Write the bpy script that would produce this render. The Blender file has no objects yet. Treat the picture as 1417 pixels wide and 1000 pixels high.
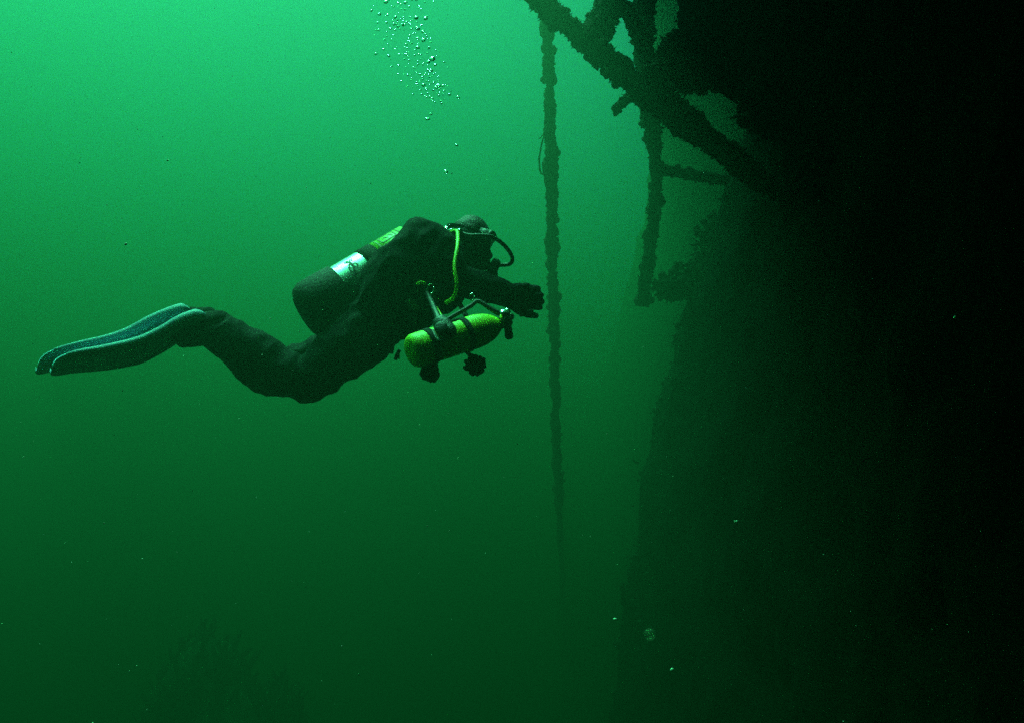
import bpy, bmesh, math, random
from mathutils import Vector, Matrix, Quaternion, noise
V = Vector

S = bpy.context.scene
COL = S.collection
# ------------------------------------------------------------------ camera
F, W_, H_ = 1360.0, 1417.0, 1000.0          # focal length and size of the photograph in its pixels
PITCH = math.radians(14)
cam = bpy.data.cameras.new('camera')
cam_ob = bpy.data.objects.new('camera', cam)
COL.objects.link(cam_ob)
S.camera = cam_ob
cam.sensor_width = 36
cam.lens = 36 * F / W_
cam.clip_start = 0.05
cam.clip_end = 1000
cam_ob.rotation_euler = (math.pi / 2 + PITCH, 0, 0)
FW = V((0, math.cos(PITCH), math.sin(PITCH)))
UP = V((0, -math.sin(PITCH), math.cos(PITCH)))
RT = V((1, 0, 0))
# ------------------------------------------------------------------ daylight from the surface
L = V((-0.22, 0.12, 0.93)).normalized()
world = bpy.data.worlds.new('World')
S.world = world
world.use_nodes = True
wn = world.node_tree
sky = wn.nodes.new('ShaderNodeTexSky')
sky.sky_type = 'NISHITA'
sky.sun_disc = False
sky.sun_elevation = math.asin(L.z)
sky.sun_rotation = math.atan2(L.x, L.y)
wn.links.new(sky.outputs[0], wn.nodes['Background'].inputs[0])
wn.nodes['Background'].inputs[1].default_value = 0.06
sun = bpy.data.lights.new('sun', 'SUN')
sun.energy = 3.4
sun.angle = math.radians(30)
sun.color = (1, 0.97, 0.82)
sun_ob = bpy.data.objects.new('sun', sun)
COL.objects.link(sun_ob)
sun_ob.rotation_euler = (-L).to_track_quat('-Z', 'Y').to_euler()
S.view_settings.view_transform = 'Standard'
S.view_settings.look = 'None'
S.view_settings.gamma = 1
S.view_settings.use_curve_mapping = False
S.view_settings.exposure = 3.15
S.cycles.volume_bounces = 0
S.cycles.max_bounces = 8
S.cycles.use_denoising = False           # keeps the fine grain of a dim exposure

rnd = random.Random(11)


def P(x, y, d):
    """the place at depth d (metres) seen at photograph pixel x, y"""
    return FW * d + RT * ((x - W_ / 2) / F * d) - UP * ((y - H_ / 2) / F * d)


D0 = 3.5                                     # how far the diver swims from the camera
PX = D0 / F                                  # metres per photograph pixel at the diver


def Q(x, y, dd=0.0):
    return P(x, y, D0 + dd)


# ------------------------------------------------------------------ materials
def mat(name, c, rough=0.7, metal=0.0, c2=None, scale=20.0, bump=0.0, bscale=60.0, spec=0.5, coat=0.0):
    m = bpy.data.materials.new(name)
    m.use_nodes = True
    nt = m.node_tree
    b = nt.nodes['Principled BSDF']
    b.inputs['Base Color'].default_value = (*c, 1)
    b.inputs['Roughness'].default_value = rough
    b.inputs['Metallic'].default_value = metal
    b.inputs['Specular IOR Level'].default_value = spec
    b.inputs['Coat Weight'].default_value = coat
    if c2 or bump:
        tc = nt.nodes.new('ShaderNodeTexCoord')
        geo = nt.nodes.new('ShaderNodeNewGeometry')
    if c2:
        n = nt.nodes.new('ShaderNodeTexNoise')
        n.inputs['Scale'].default_value = scale
        n.inputs['Detail'].default_value = 8
        n.inputs['Roughness'].default_value = 0.65
        r = nt.nodes.new('ShaderNodeValToRGB')
        r.color_ramp.elements[0].position = 0.36
        r.color_ramp.elements[1].position = 0.66
        r.color_ramp.elements[0].color = (*c, 1)
        r.color_ramp.elements[1].color = (*c2, 1)
        nt.links.new(geo.outputs['Position'], n.inputs['Vector'])
        nt.links.new(n.outputs['Fac'], r.inputs[0])
        nt.links.new(r.outputs[0], b.inputs['Base Color'])
    if bump:
        n = nt.nodes.new('ShaderNodeTexNoise')
        n.inputs['Scale'].default_value = bscale
        n.inputs['Detail'].default_value = 6
        bp = nt.nodes.new('ShaderNodeBump')
        bp.inputs['Strength'].default_value = bump
        bp.inputs['Distance'].default_value = 0.02
        nt.links.new(geo.outputs['Position'], n.inputs['Vector'])
        nt.links.new(n.outputs['Fac'], bp.inputs['Height'])
        nt.links.new(bp.outputs[0], b.inputs['Normal'])
    return m


M = {
    'suit': mat('drysuit_fabric', (0.0045, 0.005, 0.005), 0.85, c2=(0.007, 0.0075, 0.007), scale=9, bump=0.25, bscale=30, spec=0.12),
    'hood': mat('neoprene', (0.018, 0.02, 0.019), 0.6, bump=0.25, bscale=220, spec=0.35),
    'rubber': mat('black_rubber', (0.012, 0.012, 0.012), 0.5, bump=0.15, bscale=120, spec=0.4),
    'web': mat('webbing', (0.022, 0.024, 0.022), 0.85, bump=0.4, bscale=300, spec=0.2),
    'skin': mat('skin', (0.45, 0.30, 0.23), 0.55),
    'eye': mat('eye_white', (0.6, 0.6, 0.58), 0.2),
    'steel': mat('brushed_steel', (0.86, 0.88, 0.88), 0.33, 1.0, c2=(0.62, 0.65, 0.65), scale=30),
    'chrome': mat('chrome', (0.8, 0.8, 0.8), 0.12, 1.0),
    'silicone': mat('clear_silicone', (0.35, 0.4, 0.38), 0.4),
    'grey': mat('grey_plastic', (0.10, 0.11, 0.11), 0.5),
    'yellow': mat('yellow_paint', (0.38, 0.76, 0.02), 0.5, c2=(0.32, 0.66, 0.02), scale=28, spec=0.4),
    'yhose': mat('yellow_rubber', (0.34, 0.70, 0.02), 0.45),
    'sticker': mat('yellow_label', (0.32, 0.70, 0.05), 0.4),
    'print': mat('label_print', (0.16, 0.20, 0.03), 0.6),
    'emblem': mat('dark_print', (0.04, 0.05, 0.05), 0.6),
    'boot': mat('tank_boot_rubber', (0.013, 0.014, 0.013), 0.75, bump=0.2, bscale=90, spec=0.3),
    'fin': mat('blue_fin_plastic', (0.20, 0.48, 0.62), 0.55, c2=(0.16, 0.40, 0.54), scale=25, spec=0.4),
    'finedge': mat('pale_blue_fin_rail', (0.17, 0.35, 0.46), 0.6),
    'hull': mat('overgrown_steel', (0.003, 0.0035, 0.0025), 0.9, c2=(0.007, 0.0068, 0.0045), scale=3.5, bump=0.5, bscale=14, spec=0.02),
    'growth': mat('marine_growth', (0.010, 0.011, 0.007), 0.95, c2=(0.032, 0.030, 0.018), scale=9, bump=0.8, bscale=60, spec=0.1),
    'rope': mat('overgrown_rope', (0.03, 0.033, 0.02), 0.95, c2=(0.07, 0.07, 0.045), scale=12, bump=0.8, bscale=70, spec=0.1),
    'sand': mat('silt', (0.07, 0.07, 0.055), 0.95, c2=(0.12, 0.11, 0.085), scale=1.2, bump=0.6, bscale=5, spec=0.1),
    'rock': mat('weedy_rock', (0.015, 0.017, 0.011), 0.95, c2=(0.05, 0.048, 0.035), scale=2.0, bump=1.0, bscale=8, spec=0.1),
    'speck': mat('plankton', (0.85, 0.88, 0.7), 0.6),
}


def glass(name, ior, tint=(1, 1, 1), rough=0.0):
    m = bpy.data.materials.new(name)
    m.use_nodes = True
    nt = m.node_tree
    nt.nodes.remove(nt.nodes['Principled BSDF'])
    g = nt.nodes.new('ShaderNodeBsdfGlass')
    g.inputs['IOR'].default_value = ior
    g.inputs['Color'].default_value = (*tint, 1)
    g.inputs['Roughness'].default_value = rough
    nt.links.new(g.outputs[0], nt.nodes['Material Output'].inputs['Surface'])
    return m


M['silicone'].node_tree.nodes['Principled BSDF'].inputs['Alpha'].default_value = 0.45
M['air'] = glass('air_in_water', 0.75)
M['lens'] = glass('mask_glass', 1.06, (0.9, 1, 0.97), 0.0)
# flash backscatter off a drifting speck: its blur is alpha, clear towards the rim
m = bpy.data.materials.new('soft_backscatter')
m.use_nodes = True
nt = m.node_tree
b_ = nt.nodes['Principled BSDF']
b_.inputs['Base Color'].default_value = (0.5, 0.6, 0.35, 1)
b_.inputs['Specular IOR Level'].default_value = 0
lw = nt.nodes.new('ShaderNodeLayerWeight')
lw.inputs['Blend'].default_value = 0.5
mr = nt.nodes.new('ShaderNodeMapRange')
mr.inputs['From Min'].default_value = 0.0
mr.inputs['From Max'].default_value = 0.85
mr.inputs['To Min'].default_value = 0.22
mr.inputs['To Max'].default_value = 0.0
nt.links.new(lw.outputs['Facing'], mr.inputs['Value'])
nt.links.new(mr.outputs[0], b_.inputs['Alpha'])
M['backscatter'] = m


# ------------------------------------------------------------------ mesh helpers
class MB:
    def __init__(self):
        self.v, self.f = [], []

    def add(self, vs, fs):
        o = len(self.v)
        self.v += [tuple(q) for q in vs]
        self.f += [tuple(i + o for i in q) for q in fs]

    def tube(self, pts, rads, n=12, rough=0.0, nscale=8.0, seed=0, cap=True, flat=1.0, twist_up=None):
        """a tube through pts; rough displaces its skin"""
        rings = []
        N = len(pts)
        prev = None
        for i, p in enumerate(pts):
            t = (pts[min(i + 1, N - 1)] - pts[max(i - 1, 0)]).normalized()
            if prev is None:
                a = twist_up if twist_up is not None else V((0.31, 0.2, 0.93))
                if abs(t.dot(a)) > 0.95:
                    a = V((1, 0, 0))
            else:
                a = prev
            u = (a - t * a.dot(t)).normalized()
            w = t.cross(u)
            prev = u
            ring = []
            for k in range(n):
                th = 2 * math.pi * k / n
                r = rads[i]
                d = u * math.cos(th) * flat + w * math.sin(th)
                if rough:
                    q = (p + d * r) * nscale + V((seed * 7.3, seed * 3.1, 0))
                    r *= 1 + rough * (noise.noise(q) + 0.6 * noise.noise(q * 2.3) + 0.4 * noise.noise(q * 5.1))
                ring.append(p + d * r)
            rings.append(ring)
        vs = [q for r in rings for q in r]
        fs = []
        for i in range(N - 1):
            for k in range(n):
                k2 = (k + 1) % n
                fs.append((i * n + k, i * n + k2, (i + 1) * n + k2, (i + 1) * n + k))
        if cap:
            fs.append(tuple(range(n - 1, -1, -1)))
            fs.append(tuple((N - 1) * n + k for k in range(n)))
        self.add(vs, fs)

    def lathe(self, p, axis, prof, n=32, up=None):
        """prof: list of (distance along axis, radius)"""
        t = axis.normalized()
        a = up or V((0.2, 0.9, 0.3))
        u = (a - t * a.dot(t)).normalized()
        w = t.cross(u)
        vs, fs = [], []
        for (z, r) in prof:
            for k in range(n):
                th = 2 * math.pi * k / n
                vs.append(p + t * z + (u * math.cos(th) + w * math.sin(th)) * r)
        N = len(prof)
        for i in range(N - 1):
            for k in range(n):
                k2 = (k + 1) % n
                fs.append((i * n + k, i * n + k2, (i + 1) * n + k2, (i + 1) * n + k))
        fs.append(tuple(range(n - 1, -1, -1)))
        fs.append(tuple((N - 1) * n + k for k in range(n)))
        self.add(vs, fs)

    def spike(self, p, d, ln, r, n=4):
        d = d.normalized()
        a = V((0.3, 0.8, 0.5))
        u = d.cross(a).normalized()
        w = d.cross(u)
        vs = [p + (u * math.cos(2 * math.pi * k / n) + w * math.sin(2 * math.pi * k / n)) * r - d * r * 0.6 for k in range(n)]
        bend = V((rnd.uniform(-1, 1), rnd.uniform(-1, 1), rnd.uniform(-1, 1))) * ln * 0.25
        mid = [p + d * ln * 0.55 + bend * 0.4 + (u * math.cos(2 * math.pi * k / n) + w * math.sin(2 * math.pi * k / n)) * r * 0.7 for k in range(n)]
        vs += mid
        vs.append(p + d * ln + bend)
        fs = []
        for k in range(n):
            k2 = (k + 1) % n
            fs.append((k, k2, n + k2, n + k))
            fs.append((n + k, n + k2, 2 * n))
        fs.append(tuple(range(n - 1, -1, -1)))
        self.add(vs, fs)

    def ball(self, p, r, sc=(1, 1, 1), nu=8, nv=6, jag=0.0, frame=None):
        vs, fs = [], []
        for i in range(1, nv):
            ph = math.pi * i / nv
            for k in range(nu):
                th = 2 * math.pi * k / nu
                d = V((math.sin(ph) * math.cos(th) * sc[0], math.sin(ph) * math.sin(th) * sc[1], math.cos(ph) * sc[2]))
                d *= r * (1 + (rnd.uniform(-jag, jag) if jag else 0))
                if frame is not None:
                    d = frame @ d
                vs.append(p + d)
        top, bot = V((0, 0, r * sc[2])), V((0, 0, -r * sc[2]))
        if frame is not None:
            top, bot = frame @ top, frame @ bot
        vs += [p + top, p + bot]
        T, B = len(vs) - 2, len(vs) - 1
        for i in range(nv - 2):
            for k in range(nu):
                k2 = (k + 1) % nu
                fs.append((i * nu + k, (i + 1) * nu + k, (i + 1) * nu + k2, i * nu + k2))
        for k in range(nu):
            k2 = (k + 1) % nu
            fs.append((T, k, k2))
            fs.append((B, (nv - 2) * nu + k2, (nv - 2) * nu + k))
        self.add(vs, fs)

    def box(self, c, ax, ay, az):
        """ax, ay, az: half-extent vectors"""
        vs = [c + ax * i + ay * j + az * k for k in (-1, 1) for j in (-1, 1) for i in (-1, 1)]
        self.add(vs, [(0, 2, 3, 1), (4, 5, 7, 6), (0, 1, 5, 4), (2, 6, 7, 3), (0, 4, 6, 2), (1, 3, 7, 5)])

    def build(self, name, material, parent=None, smooth=True, bevel=0.0, origin=None):
        me = bpy.data.meshes.new(name)
        o0 = V(origin) if origin is not None else V((0, 0, 0))
        me.from_pydata([V(q) - o0 for q in self.v], [], self.f)
        me.update()
        return link(name, me, material, parent, smooth, bevel, o0)


def link(name, me, material, parent=None, smooth=True, bevel=0.0, loc=V((0, 0, 0))):
    me.materials.append(material)
    if smooth:
        me.polygons.foreach_set('use_smooth', [True] * len(me.polygons))
    o = bpy.data.objects.new(name, me)
    COL.objects.link(o)
    if parent is not None:
        o.parent = parent
        pl = parent.location.copy()
        pp = parent.parent
        while pp is not None:
            pl += pp.location
            pp = pp.parent
        o.location = loc - pl
    else:
        o.location = loc
    if bevel:
        b = o.modifiers.new('bevel', 'BEVEL')
        b.width = bevel
        b.segments = 2
    return o


def tag(o, label=None, cat=None, group=None, kind=None):
    if label: o['label'] = label
    if cat: o['category'] = cat
    if group: o['group'] = group
    if kind: o['kind'] = kind
    return o


def empty(name, loc, label, cat, group=None):
    o = bpy.data.objects.new(name, None)
    COL.objects.link(o)
    o.location = loc
    o.empty_display_size = 0.1
    return tag(o, label, cat, group)


def curve(pts, n=8):
    """Catmull-Rom through pts"""
    out = []
    for i in range(len(pts) - 1):
        p0, p1, p2, p3 = pts[max(i - 1, 0)], pts[i], pts[i + 1], pts[min(i + 2, len(pts) - 1)]
        for k in range(n):
            t = k / n
            out.append(0.5 * ((2 * p1) + (p2 - p0) * t + (2 * p0 - 5 * p1 + 4 * p2 - p3) * t * t + (3 * p1 - p0 - 3 * p2 + p3) * t ** 3))
    out.append(pts[-1].copy())
    return out


def lerps(vals, n=8):
    out = []
    for i in range(len(vals) - 1):
        out += [vals[i] + (vals[i + 1] - vals[i]) * k / n for k in range(n)]
    return out + [vals[-1]]


# ------------------------------------------------------------------ the setting: murky water, seabed
SEA, SURF = -5.5, 10.0
hz = MB()
hz.box(V((0, 15, (SURF + SEA - 1.5) / 2)), V((85, 0, 0)), V((0, 80, 0)), V((0, 0, (SURF - SEA + 1.5) / 2)))
wm = bpy.data.materials.new('murky_green_water')
wm.use_nodes = True
nt = wm.node_tree
nt.nodes.remove(nt.nodes['Principled BSDF'])
pv = nt.nodes.new('ShaderNodeVolumePrincipled')
va = nt.nodes.new('ShaderNodeVolumeAbsorption')
ad = nt.nodes.new('ShaderNodeAddShader')
SC = (0.027, 0.100, 0.041)                   # scattering per metre, even everywhere
AB = (0.28, 0.055, 0.150)                    # absorption per metre, even everywhere
ds = max(SC)
col = [q / ds for q in SC]
pv.inputs['Color'].default_value = (*col, 1)
pv.inputs['Absorption Color'].default_value = (1, 1, 1, 1)
pv.inputs['Density'].default_value = ds
pv.inputs['Anisotropy'].default_value = 0.785
da = max(AB) * 1.001
va.inputs['Color'].default_value = (*[1 - q / da for q in AB], 1)
va.inputs['Density'].default_value = da
nt.links.new(pv.outputs[0], ad.inputs[0])
nt.links.new(va.outputs[0], ad.inputs[1])
nt.links.new(ad.outputs[0], nt.nodes['Material Output'].inputs['Volume'])
tag(hz.build('haze', wm, smooth=False), kind='stuff')

sb = MB()
n_ = 90
vs = []
for j in range(n_ + 1):
    for i in range(n_ + 1):
        x, y = -84 + 168 * i / n_, -64 + 158 * j / n_
        vs.append((x, y, SEA + 0.5 * noise.noise(V((x * .08, y * .08, 0))) + 0.15 * noise.noise(V((x * .3, y * .3, 3)))))
sb.add(vs, [(j * (n_ + 1) + i, j * (n_ + 1) + i + 1, (j + 1) * (n_ + 1) + i + 1, (j + 1) * (n_ + 1) + i) for j in range(n_) for i in range(n_)])
tag(sb.build('seabed', M['sand']), kind='structure')

# a dim rock stack rising from the seabed beyond the fins
def rock_stack(px, py, d, rad, label, seed):
    top = P(px, py, d)
    base = V((top.x, top.y, SEA - 0.4))
    h = top.z - base.z
    mb = MB()
    N, n = 40, 44
    vs, fs = [], []
    for i in range(N):
        t = i / (N - 1)
        r = rad * (1.7 - 1.15 * t ** 0.8) * (1 if t < .88 else math.sqrt(max(0, 1 - ((t - .88) / .12) ** 2)) * .85 + .15)
        for k in range(n):
            th = 2 * math.pi * k / n
            q = V((math.cos(th), math.sin(th), 0))
            s = V((q.x * 1.4 + seed, q.y * 1.4, t * h * .7))
            rr = r * (1 + .5 * noise.noise(s) + .3 * noise.noise(s * 2.2) + .2 * noise.noise(s * 5))
            vs.append(base + q * rr + V((0.5 * rad * noise.noise(V((t * 3, seed, 1))), 0, t * h + .15 * noise.noise(s * 3))))
    for i in range(N - 1):
        for k in range(n):
            k2 = (k + 1) % n
            fs.append((i * n + k, i * n + k2, (i + 1) * n + k2, (i + 1) * n + k))
    fs.append(tuple((N - 1) * n + k for k in range(n)))
    mb.add(vs, fs)
    o = mb.build('rock', M['rock'], origin=base)
    g = MB()
    for _ in range(500):
        i = rnd.randrange(len(vs) // 2, len(vs))
        p = V(vs[i])
        g.spike(p, V((p.x - base.x, p.y - base.y, 1.2)) + V((rnd.uniform(-1, 1), rnd.uniform(-1, 1), rnd.uniform(-.5, 1))) * .5, rnd.uniform(.08, .3), rnd.uniform(.02, .06))
    tag(g.build('weed', M['growth'], o), kind='stuff')
    return tag(o, label, 'rock', 'rocks looming below the diver')


rock_stack(285, 880, 13.5, 0.95, 'taller dim weedy rock stack looming far below the diver\'s fins', 2.0)
rock_stack(388, 950, 13.8, 0.60, 'lower dim rock stack just right of the taller rock stack', 9.0)

# ------------------------------------------------------------------ the shipwreck
wreck = empty('shipwreck', P(1000, 500, 7) * 1.0, 'dark overgrown shipwreck with a broken railing filling the right side', 'shipwreck')


def growth_on(pts, rads, count, ln, parent, lump=0.35, name='growth', drop=0.0):
    """hydroids, mussels and weed over a tube"""
    g = MB()
    N = len(pts)
    for _ in range(count):
        i = rnd.randrange(N - 1)
        dens = noise.noise(pts[i] * 3.1) + .6 * noise.noise(pts[i] * 7.3)
        if dens < -.12 and rnd.random() < .75:
            continue
        t = rnd.random()
        c = pts[i].lerp(pts[i + 1], t)
        r = rads[i] * (1 - t) + rads[i + 1] * t
        ax = (pts[i + 1] - pts[i]).normalized()
        d = V((rnd.gauss(0, 1), rnd.gauss(0, 1), rnd.gauss(0, 1) - drop))
        d = (d - ax * d.dot(ax)).normalized()
        p = c + d * r * rnd.uniform(.85, 1.02)
        if rnd.random() < lump:
            g.ball(p, rnd.choice((.3, .4, .5, .6, 1.0)) * (1 + .5 * dens) * ln, (rnd.uniform(.7, 1.2), rnd.uniform(.7, 1.2), rnd.uniform(.7, 1.3)), 6, 4, .3)
        else:
            dd = d + V((rnd.gauss(0, .4), rnd.gauss(0, .4), rnd.gauss(0, .4) - drop * .3))
            g.spike(p, dd, rnd.uniform(.5, 1.2) * (1 + .6 * max(dens, -.5)) * ln, rnd.uniform(.10, .24) * ln)
    return tag(g.build(name, M['growth'], parent), kind='stuff')


def bar(name, pix, wid, parent, count, ln, rough=.3, mat_='growth', step=10, seed=1, drop=0.0, lump=.35, label=None):
    """an overgrown bar: pix = (x, y, depth), wid = widths in pixels"""
    pts = curve([P(*q) for q in pix], step)
    ws = lerps([w * .5 * q[2] / F for w, q in zip(wid, pix)], step)
    ws = [w * (1 + (.34 * noise.noise(V((i * .35, seed * 3.7, 0))) + .2 * noise.noise(V((i * .9, seed * 5.1, 2)))) * (rough / .3)) for i, w in enumerate(ws)]
    mb = MB()
    mb.tube(pts, [w * .88 for w in ws], 16, rough, 11.0, seed)
    o = mb.build(name, M[mat_], parent, origin=pts[len(pts) // 2])
    growth_on(pts, [w * .88 for w in ws], count, ln, o, drop=drop, lump=lump)
    if label: o['label'] = label
    return o


# hull: bow edge at the far left, running past the camera on the right
edge = [(812, 1180, 10.2), (845, 1000, 10.2), (872, 820, 10.2), (906, 600, 10.2), (952, 430, 10.2), (994, 310, 10.2), (1042, 180, 10.3), (1100, 40, 10.0), (1190, -200, 10.5), (1290, -480, 11.0)]
hull = MB()
NU, NV = 150, 130
ev = curve([P(*q) for q in edge], 20)
vs = []
for j in range(NV + 1):
    t = j / NV * (len(ev) - 1)
    i0 = min(int(t), len(ev) - 2)
    e = ev[i0].lerp(ev[i0 + 1], t - i0)
    lean = 0.9 + 0.10 * (e.z - 0)                        # near end of this strake, beside the camera
    near = V((1.25 + max(0, -e.z) * .18 - max(0, e.z) * .10, -2.5, e.z * .92))
    mid = e.lerp(near, .5) + V((.55, .1, 0))
    back = e + V((2.6, 2.4, 0))
    for i in range(NU + 1):
        u = i / NU
        if u < .12:                                     # rounds away behind the bow
            s = u / .12
            a, b, c = back, e + V((.0, .9, 0)), e
            p = a * (1 - s) ** 2 + b * 2 * s * (1 - s) + c * s * s
        else:
            s = (u - .12) / .88
            p = e * (1 - s) ** 2 + mid * 2 * s * (1 - s) + near * s * s
        q = p * 1.3
        dsp = .10 * noise.noise(q) + .05 * noise.noise(q * 2.7) + .035 * noise.noise(q * 6.5) + .02 * noise.noise(q * 14)
        k = (p.z * 1.15) % 1.0                          # plating laps
        dsp += .018 * (1 if k < .5 else 0)
        vs.append(p + V((-1, -.25, 0)) * dsp)
fs = [(j * (NU + 1) + i, j * (NU + 1) + i + 1, (j + 1) * (NU + 1) + i + 1, (j + 1) * (NU + 1) + i) for j in range(NV) for i in range(NU)]
# inner skin, so the hull is a body with thickness
off = len(vs)
vin = [V(q) + V((.35, .12, 0)) for q in vs]
fs_in = [tuple(off + k for k in reversed(f)) for f in fs]
rim = []
for i in range(NU):
    rim.append((i, off + i, off + i + 1, i + 1))
    a = NV * (NU + 1) + i
    rim.append((a, a + 1, off + a + 1, off + a))
for j in range(NV):
    a, b = j * (NU + 1), (j + 1) * (NU + 1)
    rim.append((a, b, off + b, off + a))
    a, b = a + NU, b + NU
    rim.append((a, off + a, off + b, b))
hull.add(vs + vin, fs + fs_in + rim)
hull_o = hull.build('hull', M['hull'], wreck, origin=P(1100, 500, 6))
g = MB()
for _ in range(1600):
    j = rnd.randrange(NV)
    i = int((rnd.random() ** 1.3) * NU * .16) + 6
    p = V(vs[j * (NU + 1) + min(i, NU)]) + V((rnd.gauss(0, .05), rnd.gauss(0, .05), rnd.gauss(0, .05)))
    d = V((-1, -.4, .1)) + V((rnd.gauss(0, .5), rnd.gauss(0, .5), rnd.gauss(0, .6)))
    s = rnd.choice((1, 1, 1, 1.5)) * (.35 + .65 * max(0, 1 - i / (NU * .25)))
    if rnd.random() < .45:
        g.ball(p, rnd.uniform(.02, .05) * s, (1, 1, rnd.uniform(.7, 1.3)), 6, 4, .3)
    else:
        g.spike(p, d, rnd.uniform(.03, .09) * s, rnd.uniform(.006, .016) * s)
tag(g.build('growth', M['growth'], hull_o), kind='stuff')


# the hull runs on into the murk behind the bow
far = MB()
fe = [(690, 1120, 60), (740, 900, 60), (800, 640, 52), (862, 430, 30), (897, 250, 21), (898, 90, 15.5), (892, -80, 13.0), (1010, -300, 11.6)]
fv = curve([P(*q) for q in fe], 8)
nv = len(fv)
NF = 40
vs = []
for j in range(nv):
    tt = j / (nv - 1) * (len(ev) - 1)
    i0 = min(int(tt), len(ev) - 2)
    e = ev[i0].lerp(ev[i0 + 1], tt - i0) + V((.35, .5, 0))
    for i in range(NF + 1):
        p = e.lerp(fv[j], (i / NF) ** 1.8) + V((.25 * math.sin(math.pi * i / NF), 0, 0))
        q = p * .8
        vs.append(p + V((-1, 0, 0)) * (.16 * noise.noise(q) + .08 * noise.noise(q * 3)))
off = len(vs)
vs += [q + V((.6, 0, 0)) for q in vs]
w_ = NF + 1
fs = []
for j in range(nv - 1):
    for i in range(NF):
        a = j * w_ + i
        fs.append((a, a + w_, a + w_ + 1, a + 1))
        fs.append((off + a, off + a + 1, off + a + w_ + 1, off + a + w_))
for i in range(NF):
    a, b = i, (nv - 1) * w_ + i
    fs.append((a, a + 1, off + a + 1, off + a))
    fs.append((b, off + b, off + b + 1, b + 1))
for j in range(nv - 1):
    a, b = j * w_, j * w_ + NF
    fs.append((a, off + a, off + a + w_, a + w_))
    fs.append((b, b + w_, off + b + w_, off + b))
far.add(vs, fs)
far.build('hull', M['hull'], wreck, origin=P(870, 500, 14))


def clump(parent, px, py, d, rx, ry, count, size, name='growth'):
    """a ragged clump of growth spread over an ellipse of pixels"""
    g = MB()
    c = P(px, py, d)
    for _ in range(count):
        a, r = rnd.uniform(0, 2 * math.pi), rnd.random() ** .6
        q = P(px + math.cos(a) * rx * r, py + math.sin(a) * ry * r, d + rnd.uniform(-.12, .12))
        out = (q - c) + V((rnd.gauss(0, .06), rnd.gauss(0, .06), rnd.gauss(0, .06)))
        if rnd.random() < .6:
            g.ball(q, rnd.uniform(.35, 1) * size, (1, 1, rnd.uniform(.7, 1.3)), 7, 5, .3)
        else:
            g.spike(q, out, rnd.uniform(.8, 1.9) * size, rnd.uniform(.2, .4) * size)
    return tag(g.build(name, M['growth'], parent, origin=c), kind='stuff')


clump(hull_o, 926, 398, 9.4, 26, 18, 170, .04)
clump(hull_o, 952, 386, 9.7, 24, 24, 130, .045)
clump(hull_o, 985, 345, 10.1, 26, 50, 160, .05)

# bulwark: its torn edge shows at the top right; an added shade slab passes above the camera
def slab(name, under, thick, rough, parent, m='hull', sub=26):
    """a thick plate from a ring of underside corners"""
    bm = bmesh.new()
    ring = [bm.verts.new(q) for q in under]
    f = bm.faces.new(ring)
    bmesh.ops.triangulate(bm, faces=[f])
    for _ in range(5):
        le = [e for e in bm.edges if e.calc_length() > .45]
        if not le: break
        bmesh.ops.subdivide_edges(bm, edges=le, cuts=1)
        bmesh.ops.triangulate(bm, faces=bm.faces[:])
    for v in bm.verts:
        q = v.co * 2.2
        v.co += V((0, -.3, 1)) * rough * (noise.noise(q) + .6 * noise.noise(q * 2.6) + .4 * noise.noise(q * 6))
    r = bmesh.ops.extrude_face_region(bm, geom=bm.faces[:])
    for e in r['geom']:
        if isinstance(e, bmesh.types.BMVert): e.co += V(thick)
    bmesh.ops.recalc_face_normals(bm, faces=bm.faces[:])
    me = bpy.data.meshes.new(name)
    bm.to_mesh(me)
    bm.free()
    c = sum((V(q) for q in under), V()) / len(under)
    for v in me.vertices: v.co -= c
    return link(name, me, M[m], parent, False, 0, c)


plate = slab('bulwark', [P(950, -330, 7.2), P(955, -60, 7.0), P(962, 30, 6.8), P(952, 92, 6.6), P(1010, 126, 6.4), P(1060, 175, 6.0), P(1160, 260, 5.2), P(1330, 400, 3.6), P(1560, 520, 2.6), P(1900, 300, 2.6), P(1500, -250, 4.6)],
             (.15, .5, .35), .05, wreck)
shade_slab = slab('shade_slab', [V((-7.5, 2.8, 2.25)), V((-.6, 2.1, 2.35)), V((.1, 3.2, 2.85)), V((.5, 6.0, 4.8)), V((1.1, 9.5, 7.2)), V((4.5, 10, 7.5)), P(1500, -250, 4.6), V((3.4, 1.5, 2.6)), V((3.2, -7, 2.3)), V((-7.5, -7, 2.2))],
            (0, 0, .3), .05, wreck)  # unseen slab overhead, added and shaped to shade the water near the camera
for k in range(9):                                       # added ribs under the unseen shade slab
    x = -6.8 + k * .9
    a, b = V((x, -6.5, 2.16)), V((x, 1.55, 2.2))
    ribs = MB()
    ribs.box((a + b) / 2, V((.03, 0, 0)), (b - a) / 2, V((0, 0, .09)))
    ribs.build('slab_rib', M['hull'], shade_slab, False, 0, (a + b) / 2)

for (x, y, d, rx, ry, n, s) in [(938, 80, 6.6, 28, 34, 420, .034), (965, 105, 6.5, 44, 24, 400, .034), (957, 20, 6.9, 16, 50, 220, .034),
                                (1010, 60, 6.6, 55, 60, 340, .045), (1090, 150, 5.9, 70, 45, 320, .04), (1180, 240, 5.2, 80, 55, 280, .035), (912, 108, 6.0, 22, 24, 260, .03)]:
    clump(plate, x, y, d, rx, ry, n, s)

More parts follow.
